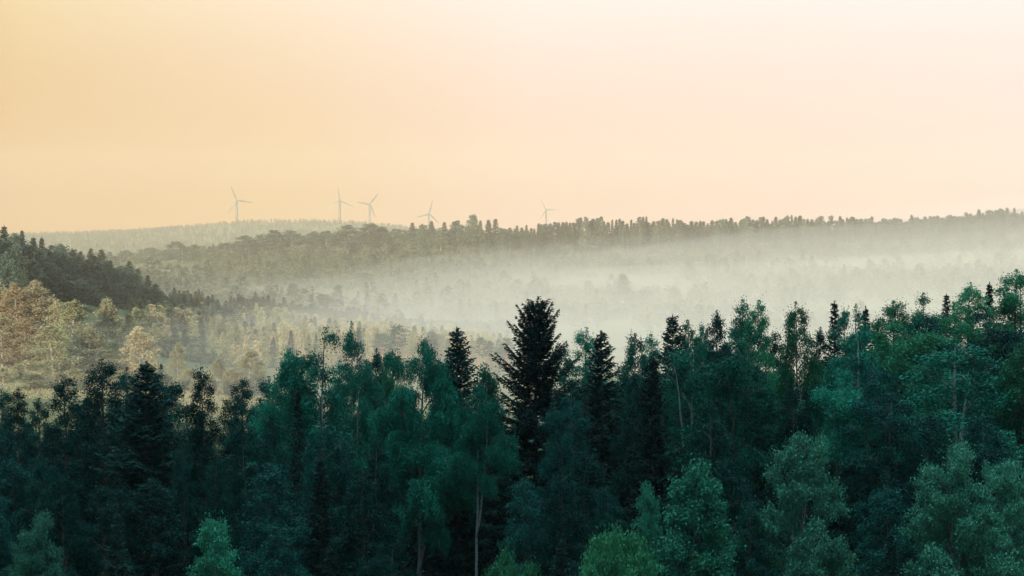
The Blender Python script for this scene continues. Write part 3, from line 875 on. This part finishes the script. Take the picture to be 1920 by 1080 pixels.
EDGE = [(300, 545), (340, 540), (383, 549), (403, 557), (430, 566), (453, 553), (493, 552), (517, 555), (547, 567), (590, 570), (623, 578), (677, 578), (743, 588), (813, 593), (870, 598), (913, 600), (960, 612)]
ex_, ey_ = zip(*EDGE)
px = 300
while px < 960:
    D = np.interp(px, [300, 500, 960], [810, 930, 1010]) + mr.uniform(-12, 12)
    py = np.interp(px, ex_, ey_) + mr.uniform(-4, 14)
    kd = mr.choice(KM['spruce'] if px < 560 or mr.random() < 0.3 else KM['slim'])
    plant_px('spruce_tree', kd, px, py - mr.uniform(0, 10) * (px < 640), D, 'small spruce on the far rim of the young plantation against mist', 'spruce', 'spruces along the plantation rim', width_px=mr.uniform(14, 22), Hmin=5)
    px += mr.uniform(6, 11)
px = 285
while px < 480:
    D = np.interp(px, [285, 480], [770, 880]) + mr.uniform(-8, 8)
    plant_px('spruce_tree', mr.choice(KM['spruce']), px, np.interp(px, ex_, ey_) + mr.uniform(2, 16), D, 'small spruce where the dark wood tapers into the plantation', 'spruce', 'spruces along the plantation rim', width_px=mr.uniform(20, 30), Hmin=6)
    px += mr.uniform(8, 13)
LOW = [(300, 700), (420, 700), (520, 680), (700, 668), (960, 690)]
lx_, ly_ = zip(*LOW)
rows = 9
for row in range(rows):
    f = (row + 0.5) / rows
    px = 225 + row * 5
    while px < 955:
        e = np.interp(px, ex_, ey_); lo = np.interp(px, lx_, ly_)
        py = e + 12 + (lo - 60 - e) * f ** 0.85 + mr.uniform(-6, 6)
        far = np.interp(px, [250, 500, 955], [790, 900, 980]); near = np.interp(px, [250, 500, 955], [590, 600, 640])
        D = far + (near - far) * f ** 0.8
        if px < 290 and py < 565:
            px += 20
            continue
        c = mr.random()
        if c < 0.36:
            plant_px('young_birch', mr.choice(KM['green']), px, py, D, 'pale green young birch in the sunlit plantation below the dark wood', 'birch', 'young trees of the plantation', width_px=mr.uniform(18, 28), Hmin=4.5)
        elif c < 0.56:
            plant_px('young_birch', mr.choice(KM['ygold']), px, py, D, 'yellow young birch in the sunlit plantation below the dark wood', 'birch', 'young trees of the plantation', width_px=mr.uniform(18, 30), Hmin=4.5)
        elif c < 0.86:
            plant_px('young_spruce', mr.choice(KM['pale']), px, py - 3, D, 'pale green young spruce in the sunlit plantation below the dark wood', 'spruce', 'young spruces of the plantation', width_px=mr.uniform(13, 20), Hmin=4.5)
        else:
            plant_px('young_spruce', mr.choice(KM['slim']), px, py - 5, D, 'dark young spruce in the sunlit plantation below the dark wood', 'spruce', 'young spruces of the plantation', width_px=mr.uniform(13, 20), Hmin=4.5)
        px += mr.uniform(12, 22)
for (px, py, D, wpx, lab) in [(432, 578, 760, 30, 'reddish pine with bare stem, first above the plantation'), (418, 585, 770, 24, 'reddish pine left of the first bare-stemmed pine'), (452, 553, 800, 26, 'tall dark pine on the plantation rim'),
                              (743, 606, 620, 42, 'misty pine with tiered crown above the forked birch'), (720, 620, 630, 40, 'misty dark pine left of the tiered pine'), (807, 617, 640, 26, 'misty small pine behind the stepped dark spruce'),
                              (899, 630, 640, 30, 'misty grey pine between two dark spruces'), (918, 636, 645, 24, 'misty grey pine top touching the tallest spruce'), (952, 628, 650, 30, 'misty grey pine half hidden by the tallest spruce')]:
    plant_px('pine_tree', KM['pine'][int(px) % 3], px, py, D, lab, 'pine', 'pines on the misty hillside', width_px=wpx, Hmin=7)

# ------------------------------------------------------------------ the far ridge
KF = {}
KF['round'] = [Kind(clumpy(600 + i, 18, 8.5, base=0.10, ncl=60, nleaf=34, leaf=0.62, shape=0.58, cl=0.25), M['bark_grey'], M['far_leaf'], 18, whole=True, name='ridge_tree') for i in range(4)]
KF['spruce'] = [Kind(conifer(620 + i, 18, 5.5, step=0.65, per=6, leaf=0.85, q=0.4, irr=0.3, pw=0.9), M['bark_dark'], M['far_spruce'], 18, whole=True, name='ridge_spruce') for i in range(3)]
KF['tall'] = [Kind(conifer(640 + i, 20, 4.2, base=0.3, step=0.6, per=6, leaf=0.75, q=0.45, irr=0.4, pw=0.85), M['bark_grey'], M['far_leaf'], 20, whole=True, name='ridge_tall') for i in range(3)]
KF['scrub'] = [Kind(clumpy(660 + i, 5, 4.0, base=0.1, ncl=14, nleaf=12, leaf=0.7, shape=0.5, cl=0.34), M['bark_grey'], M['scrub'], 5, whole=True, name='scrub_plant') for i in range(3)]
RIDGE = [   # px, py, kind, width px, label
    (283, 464, 'round', 40, 'round tree at low left end of the far misty ridge'),
    (329, 452, 'round', 42, 'domed tree standing clear on left end of far ridge'),
    (367, 458, 'round', 36, 'small domed tree right of the clear-standing domed tree on far ridge'),
    (420, 455, 'round', 40, 'low dark tree where the far ridge begins to rise'),
    (462, 441, 'round', 46, 'dark tree on the rising left part of far ridge'),
    (487, 440, 'round', 34, 'ragged tree left of the flat-topped pair on far ridge'),
    (515, 431, 'round', 52, 'left tree of the flat-topped pair on far ridge'),
    (549, 431, 'round', 46, 'right tree of the flat-topped pair on far ridge'),
    (590, 433, 'round', 32, 'narrow tree with gaps either side on far ridge'),
    (612, 432, 'round', 34, 'tree right of the narrow gap on far ridge'),
    (655, 421, 'round', 56, 'left half of the long domed crown on far ridge'),
    (690, 418, 'round', 52, 'right half of the long domed crown on far ridge'),
    (712, 424, 'round', 40, 'tree at right end of long domed crown on far ridge'),
    (743, 428, 'round', 40, 'see-through rounded tree on far ridge below far turbines'),
    (773, 417, 'spruce', 24, 'dark pointed spruce left of fourth turbine on far ridge'),
    (790, 420, 'round', 30, 'dense tree directly below the fourth turbine'),
    (809, 413, 'spruce', 24, 'pointed spruce under the blade of the fourth turbine'),
    (833, 416, 'spruce', 24, 'lone pointed spruce right of fourth turbine on far ridge'),
    (858, 413, 'round', 38, 'golden-topped tree left of the tallest tree on far ridge'),
    (886, 401, 'round', 28, 'tallest round-headed tree on the far ridge'),
    (886, 420, 'round', 48, 'broad tree round the foot of tallest ridge tree'),
    (900, 412, 'spruce', 16, 'thin spruce touching the tallest tree on far ridge'),
    (916, 411, 'spruce', 24, 'left of twin pointed spruces on the far ridge'),
    (929, 410, 'spruce', 24, 'right of twin pointed spruces on the far ridge'),
]
for i, (px, py, k, wpx, lab) in enumerate(RIDGE):
    D = 1500 + (60 if px < 400 else 0)
    nm = 'spruce_tree' if k == 'spruce' else 'ridge_tree'
    plant_px(nm, KF[k][i % len(KF[k])], px, py, D, lab, 'spruce' if k == 'spruce' else 'tree', 'trees on the crest of the far ridge', width_px=wpx * 1.1, Hmin=6)
CREST = [(940, 428), (975, 428), (1000, 424), (1030, 415), (1080, 408), (1150, 408), (1200, 410), (1280, 410), (1350, 412), (1400, 405), (1500, 404), (1560, 405), (1650, 408), (1720, 406), (1800, 400), (1850, 396), (1895, 390), (1960, 388)]
cx_, cy_ = zip(*CREST)
px = 942
while px < 1945:
    py = np.interp(px, cx_, cy_) + mr.uniform(-4, 9) + 3 * math.sin(px * 0.05)
    c = mr.random()
    nm, k = ('tall_ridge_tree', 'tall') if c < 0.38 else (('spruce_tree', 'spruce') if c < 0.70 else ('ridge_tree', 'round'))
    lab = {'tall': 'slender pale tree in even row along right crest of far ridge', 'spruce': 'hazy pointed spruce in even row along right crest of far ridge', 'round': 'hazy round tree in even row along right crest of far ridge'}[k]
    plant_px(nm, mr.choice(KF[k]), px, py, 1500 + mr.uniform(-14, 14), lab, 'spruce' if k == 'spruce' else 'tree', 'trees along the right crest', width_px={'tall': 15, 'spruce': 17, 'round': 23}[k] * mr.uniform(0.7, 1.35), Hmin=6)
    px += mr.uniform(5, 9.5)
plant_px('ridge_tree', KF['tall'][0], 1168, 512, 1120, 'pale tree with thin white trunk alone in the valley mist', 'tree', width_px=34)

def forest_mass(name, pts, kinds, seed):
    """one mesh of many far trees: pts = (x, y, height, width, kind)"""
    r = np.random.default_rng(seed)
    V, Fc, Mi, off = [], [], [], 0
    mats = []
    for (x, y, hgt, wid, k, zoff) in pts:
        kd = kinds[k][r.integers(len(kinds[k]))]
        tv, tf, lv, lf = kd.raw
        for m in kd.whole.materials:
            if m not in mats:
                mats.append(m)
        a = r.uniform(0, 6.28)
        c, s = math.cos(a), math.sin(a)
        v = np.concatenate([tv, lv]) * [wid / kd.W, wid / kd.W, hgt / kd.H]
        v = np.stack([v[:, 0] * c - v[:, 1] * s + x, v[:, 0] * s + v[:, 1] * c + y, v[:, 2] + zoff], 1)
        V.append(v); Fc.append(np.concatenate([tf, lf + len(tv)]) + off)
        Mi.append(np.r_[np.full(len(tf), mats.index(kd.whole.materials[0])), np.full(len(lf), mats.index(kd.whole.materials[1]))])
        off += len(v)
    return link(name, mesh_arrays(name, np.concatenate(V), np.concatenate(Fc), mats, np.concatenate(Mi)))

# the rest of the ridge: wood behind the crest row and scrub down its slope
wr = np.random.default_rng(3)
LITE = {}
LITE['round'] = [Kind(clumpy(700 + i, 16, 8.0, base=0.08, ncl=30, nleaf=18, leaf=0.95, shape=0.6, cl=0.28), M['bark_grey'], M['far_leaf'], 16, whole=True, name='wood_tree') for i in range(4)]
LITE['spruce'] = [Kind(conifer(720 + i, 16, 5.0, step=1.3, per=4, leaf=1.5, q=0.12, irr=0.25, pw=0.85), M['bark_dark'], M['far_spruce'], 16, whole=True, name='wood_spruce') for i in range(3)]
LITE['tall'] = [Kind(conifer(740 + i, 20, 4.0, base=0.45, step=1.2, per=4, leaf=1.4, q=0.14, irr=0.3, pw=0.5), M['bark_grey'], M['far_leaf'], 20, whole=True, name='wood_tall') for i in range(3)]
LITE['scrub'] = [Kind(clumpy(760 + i, 5, 4.5, base=0.1, ncl=14, nleaf=10, leaf=0.75, shape=0.5, cl=0.36), M['bark_grey'], M['scrub'], 5, whole=True, name='scrub_plant') for i in range(4)]
def spread(n, f):
    out = []
    while len(out) < n:
        g = f()
        if g is not None:
            out.append(g)
    return out
def wood_pt():
    px = wr.uniform(170, 1990)
    D = wr.uniform(1490, 1620)
    x = (px - 960) / F * D
    if px < 940:
        hgt = np.interp(px, [170, 300, 400, 520, 700, 850, 940], [4, 6, 8, 13, 14, 15, 11]) * wr.uniform(0.7, 1.0)
        k = 'round' if wr.random() < 0.75 else 'spruce'
    else:
        hgt = np.interp(px, [940, 1030, 1920], [11, 15, 17]) * wr.uniform(0.55, 1.0)
        k = ('tall', 'spruce', 'round')[int(wr.choice(3, p=[0.6, 0.25, 0.15]))]
    return [x, D, hgt, hgt * {'round': 0.55, 'spruce': 0.3, 'tall': 0.24}[k], k]
def edge_pt():
    px = wr.uniform(170, 1990)
    D = wr.uniform(1465, 1530)
    hgt = wr.uniform(3, 7.5)
    return [(px - 960) / F * D, D, hgt, hgt * 0.8, 'scrub' if wr.random() < 0.5 else 'round']
def slope_pt():
    px = wr.uniform(150, 1990)
    D = 980 + 500 * wr.random() ** 0.8
    x = (px - 960) / F * D
    n = math.sin(x * 0.031 + D * 0.017) + math.sin(x * 0.013 - D * 0.023 + 2) + wr.normal(0, 0.5)
    if n < -0.9:
        return None
    c = wr.random()
    if c < 0.86:
        hgt = wr.uniform(2.0, 5.5) * (1.3 if n > 0.8 else 1.0)
        return [x, D, hgt, hgt * wr.uniform(0.8, 1.2), 'scrub']
    hgt = wr.uniform(6, 11)
    k = 'round' if c < 0.95 else 'spruce'
    return [x, D, hgt, hgt * (0.6 if k == 'round' else 0.33), k]
def with_z(pts):
    z = terrain([p[0] for p in pts], [p[1] for p in pts])
    return [(*p, float(zz) - 0.2) for p, zz in zip(pts, z)]
tag(forest_mass('ridge_forest', with_z(spread(900, wood_pt) + spread(700, edge_pt)), LITE, 1), 'hazy forest filling the far ridge behind its crest', 'forest', kind='stuff')
tag(forest_mass('slope_undergrowth', with_z(spread(3600, slope_pt)), LITE, 2), 'pale misty scrub covering the slope below the far ridge', 'undergrowth', kind='stuff')
def grass_tufts():
    r = np.random.default_rng(9)
    n = 30000
    x = r.uniform(-165, -30, n); y = r.uniform(452, 530, n)
    keep = (((x + 92) / 62) ** 2 + ((y - 488) / 40) ** 2 + r.normal(0, 0.25, n)) < 1
    x, y = x[keep], y[keep]
    z = terrain(x, y)
    n = len(x)
    P = Plant(1)
    hg = r.uniform(0.15, 0.55, n) * np.where(r.random(n) < 0.03, 2.2, 1.0)
    for k in range(3):
        P.leaves(np.stack([x + r.normal(0, 0.2, n), y + r.normal(0, 0.2, n), z + hg * 0.4], 1), np.stack([r.normal(0, 0.3, n), r.normal(0, 0.3, n), np.ones(n)], 1), hg, r.uniform(0.06, 0.2, n))
    P.tv, P.tf = [np.zeros((0, 3))], [np.zeros((0, 4), int)]
    _, _, lv, lf = P.arrays()
    tag(link('meadow_grass', mesh_arrays('meadow_grass', lv, lf, [M['mid_sand']])), 'tall pale grass of the misty clearing', 'grass', kind='stuff')
grass_tufts()
def hill_pt():
    px = wr.uniform(-60, 1060)
    D = wr.uniform(2000, 3180) if px < 800 else wr.uniform(2780, 3180)
    x = (px - 960) / F * D
    hgt = wr.uniform(3.2, 6.0)
    k = 'spruce' if wr.random() < 0.97 else 'round'
    return [x, D, hgt, hgt * (0.5 if k == 'spruce' else 0.8), k]
TINY = {'round': [Kind(clumpy(800 + i, 10, 6.0, base=0.1, ncl=12, nleaf=6, leaf=1.3, shape=0.5, cl=0.36), M['bark_grey'], M['far_leaf'], 10, whole=True, name='hill_tree') for i in range(2)],
        'spruce': [Kind(conifer(820 + i, 10, 3.6, step=1.6, per=3, leaf=1.4, q=0.08, irr=0.3), M['bark_dark'], M['far_spruce'], 10, whole=True, name='hill_tree') for i in range(2)]}
tag(forest_mass('hill_forest', with_z(spread(9000, hill_pt)), TINY, 3), 'faint forest covering the distant hill under the turbines', 'forest', kind='stuff')

# ------------------------------------------------------------------ wind turbines
def loft(rings):
    rings = np.asarray(rings, float)
    n, k = rings.shape[:2]
    idx = np.arange(n * k).reshape(n, k)
    nxt = np.roll(idx, -1, 1)
    v = rings.reshape(-1, 3)
    f = np.stack([idx[:-1], nxt[:-1], nxt[1:], idx[1:]], -1).reshape(-1, 4)
    cv = np.stack([rings[0].mean(0), rings[-1].mean(0)])
    c0, c1 = len(v), len(v) + 1
    caps = [(c0, idx[0, (j + 1) % k], idx[0, j], idx[0, j]) for j in range(k)] + [(c1, idx[-1, j], idx[-1, (j + 1) % k], idx[-1, (j + 1) % k]) for j in range(k)]
    return np.concatenate([v, cv]), [tuple(int(a) for a in q) for q in f] + [tuple(int(a) for a in q[:3]) for q in caps]
def poly_mesh(name, vf, m, smooth=True):
    me = bpy.data.meshes.new(name)
    me.from_pydata([tuple(p) for p in vf[0]], [], vf[1])
    me.materials.append(m)
    if smooth:
        me.polygons.foreach_set('use_smooth', [True] * len(me.polygons))
    me.update()
    return me
TH = np.arange(20) * 2 * np.pi / 20
BLADE_L = 21.5
def blade_mesh():
    rings = []
    for t in np.linspace(0, 1, 16):
        rr = 0.6 + t * (BLADE_L - 0.6)
        ch = np.interp(t, [0, 0.06, 0.2, 0.6, 0.95, 1], [1.3, 1.5, 3.0, 2.1, 1.1, 0.35])
        th_ = ch * np.interp(t, [0, 0.06, 0.2, 1], [1.0, 0.9, 0.28, 0.14])
        tw = R(np.interp(t, [0, 0.2, 1], [16, 13, 1]))
        px_ = ch * (0.5 * np.cos(TH) - 0.12)
        py_ = th_ * 0.5 * np.sin(TH)
        rings.append(np.stack([px_ * np.cos(tw) - py_ * np.sin(tw), px_ * np.sin(tw) + py_ * np.cos(tw) - 0.4 * t * t, np.full(20, rr)], 1))
    return poly_mesh('blade', loft(rings), M['turbine'])
def box_rings(xs_, hw, hh):
    """rounded nacelle along y"""
    out = []
    for y_, s in xs_:
        c, s_ = np.cos(TH), np.sin(TH)
        out.append(np.stack([np.sign(c) * np.abs(c) ** 0.45 * hw * s, np.full(20, y_), np.sign(s_) * np.abs(s_) ** 0.45 * hh * s], 1))
    return out
BLADE = blade_mesh()
NAC = poly_mesh('nacelle', loft(box_rings([(-1.6, 0.75), (-1.2, 1), (3.6, 1), (5.0, 0.9), (5.6, 0.6)], 1.2, 1.35)[::-1]), M['turbine'])
HUB = poly_mesh('hub', loft([np.stack([r_ * np.cos(TH), np.full(20, y_), r_ * np.sin(TH)], 1) for y_, r_ in [(-1.6, 1.0), (-2.4, 1.05), (-3.1, 0.85), (-3.6, 0.45), (-3.75, 0.1)]]), M['turbine'])
def turbine(px, py, Rpx, yaw, phase, label):
    D = BLADE_L / Rpx * F
    x, y, z = at(px, py, D)
    zg = tz(x, y) - 0.3
    root = bpy.data.objects.new('wind_turbine', None)
    COL.objects.link(root)
    root.location = (x, y, zg)
    root.rotation_euler = (0, 0, R(yaw))
    tag(root, label, 'wind turbine', 'wind turbines on the distant hill')
    hz = z - zg
    tw = loft([np.stack([r_ * np.cos(TH), r_ * np.sin(TH), np.full(20, z_)], 1) for z_, r_ in [(0, 2.1), (hz * 0.5, 1.75), (hz - 1.2, 1.4)]])
    link('tower', poly_mesh('tower', tw, M['turbine']), root)
    n = link('nacelle', NAC, root); n.location = (0, 0, hz)
    h = link('hub', HUB, root); h.location = (0, 0, hz)
    for k in range(3):
        b = link('blade', BLADE, root)
        b.location = (0, -2.4, hz)
        b.rotation_euler = (0, R(phase + 120 * k), 0)
turbine(444, 376, 30.5, 8, -22, 'faint wind turbine farthest left, alone on the distant hill')
turbine(637, 376, 30, -6, -6, 'faint wind turbine with one blade pointing straight up')
turbine(693, 383, 27, 20, 39, 'faint wind turbine right of one whose blade points straight up')
turbine(804, 401, 26, 15, 15, 'faint wind turbine with foot hidden by ridge trees, fourth from left')
turbine(1024, 393, 23.5, -10, -28, 'faintest wind turbine, farthest right above the tree-covered ridge')

# ------------------------------------------------------------------ air: haze and the mist lying in the valley
def volume_mat(name, color, density, aniso):
    m, t = new_mat(name)
    v = node(t, 'ShaderNodeVolumePrincipled')
    v.inputs['Color'].default_value = (*color, 1)
    v.inputs['Density'].default_value = density
    v.inputs['Anisotropy'].default_value = aniso
    o = node(t, 'ShaderNodeOutputMaterial')
    lk(t, v.outputs[0], o.inputs['Volume'])
    m.cycles.homogeneous_volume = True
    return m
def block(name, xs_, ys_, top, bottom, m):
    """closed body: flat bottom, top(x, y) above"""
    gx_, gy_ = np.meshgrid(xs_, ys_)
    nx_, ny_ = len(xs_), len(ys_)
    zt_ = np.vectorize(top)(gx_, gy_)
    v = np.concatenate([np.stack([gx_.ravel(), gy_.ravel(), zt_.ravel()], 1), np.stack([gx_.ravel(), gy_.ravel(), np.full(nx_ * ny_, bottom)], 1)])
    i = np.arange(nx_ * ny_).reshape(ny_, nx_); N = nx_ * ny_
    f = [np.stack([i[:-1, :-1], i[:-1, 1:], i[1:, 1:], i[1:, :-1]], -1).reshape(-1, 4),
         np.stack([i[:-1, :-1], i[1:, :-1], i[1:, 1:], i[:-1, 1:]], -1).reshape(-1, 4) + N]
    for a, b in ((i[0, :-1], i[0, 1:]), (i[-1, 1:], i[-1, :-1]), (i[1:, 0], i[:-1, 0]), (i[:-1, -1], i[1:, -1])):
        f.append(np.stack([a + N, b + N, b, a], -1))
    return tag(link(name, mesh_arrays(name, v, np.concatenate(f), [m])), kind='stuff')
HAZE_COL = (0.95, 0.95, 0.95)
block('haze', [-2650, 2650], [-950, 4450], lambda x, y: 190.0, ZMIN - 1.0, volume_mat('haze', HAZE_COL, 0.00003, 0.0))
MX = np.concatenate([np.linspace(-1200, -420, 9), np.linspace(-380, 380, 39), np.linspace(420, 1200, 9)])
MY = np.linspace(360, 1465, 57)
def mist_top(base, rise, amp):
    def f(x, y):
        e = min(1.0, (y - 360) / 140.0, (1200 - abs(x)) / 150.0)
        e = max(0.0, e)
        s = min(1.0, max(0.0, (x + 90) / 410.0)) * min(1.0, max(0.0, (y - 500) / 500.0))
        z = base + rise * s - 8.0 * min(1.0, max(0.0, (-x - 10) / 130.0)) + amp * (math.sin(x * 0.013 + y * 0.004 + base) + math.sin(y * 0.011 - x * 0.006 + 1 + base * 0.7) + 0.6 * math.sin(x * 0.031 + y * 0.019 + base * 1.3))
        return ZMIN - 0.4 + (z - ZMIN + 0.4) * (0.15 + 0.85 * e)
    return f
for i in range(13):
    base_, rise_ = 27 + i * 1.9, 3 + i * 3.1
    block('valley_mist', MX, MY, mist_top(base_, rise_, 0.8 + 0.22 * i), ZMIN - 0.3 - i / 25.0, volume_mat('mist', (0.83, 0.82, 0.82), 0.00011 * math.exp(-i / 4.0) + 0.00006 + 0.00013 * min(1.0, max(0.0, (i - 4) / 5.0)), 0.0))
# drier haze that thickens beyond the near forest
block('distant_haze', np.linspace(-2500, 2500, 11), np.linspace(420, 3350, 33), lambda x, y: 60 + 125 * min(1.0, (y - 420) / 700.0), ZMIN - 0.9, volume_mat('distant_haze', (0.88, 0.76, 0.61), 0.00021, 0.0))
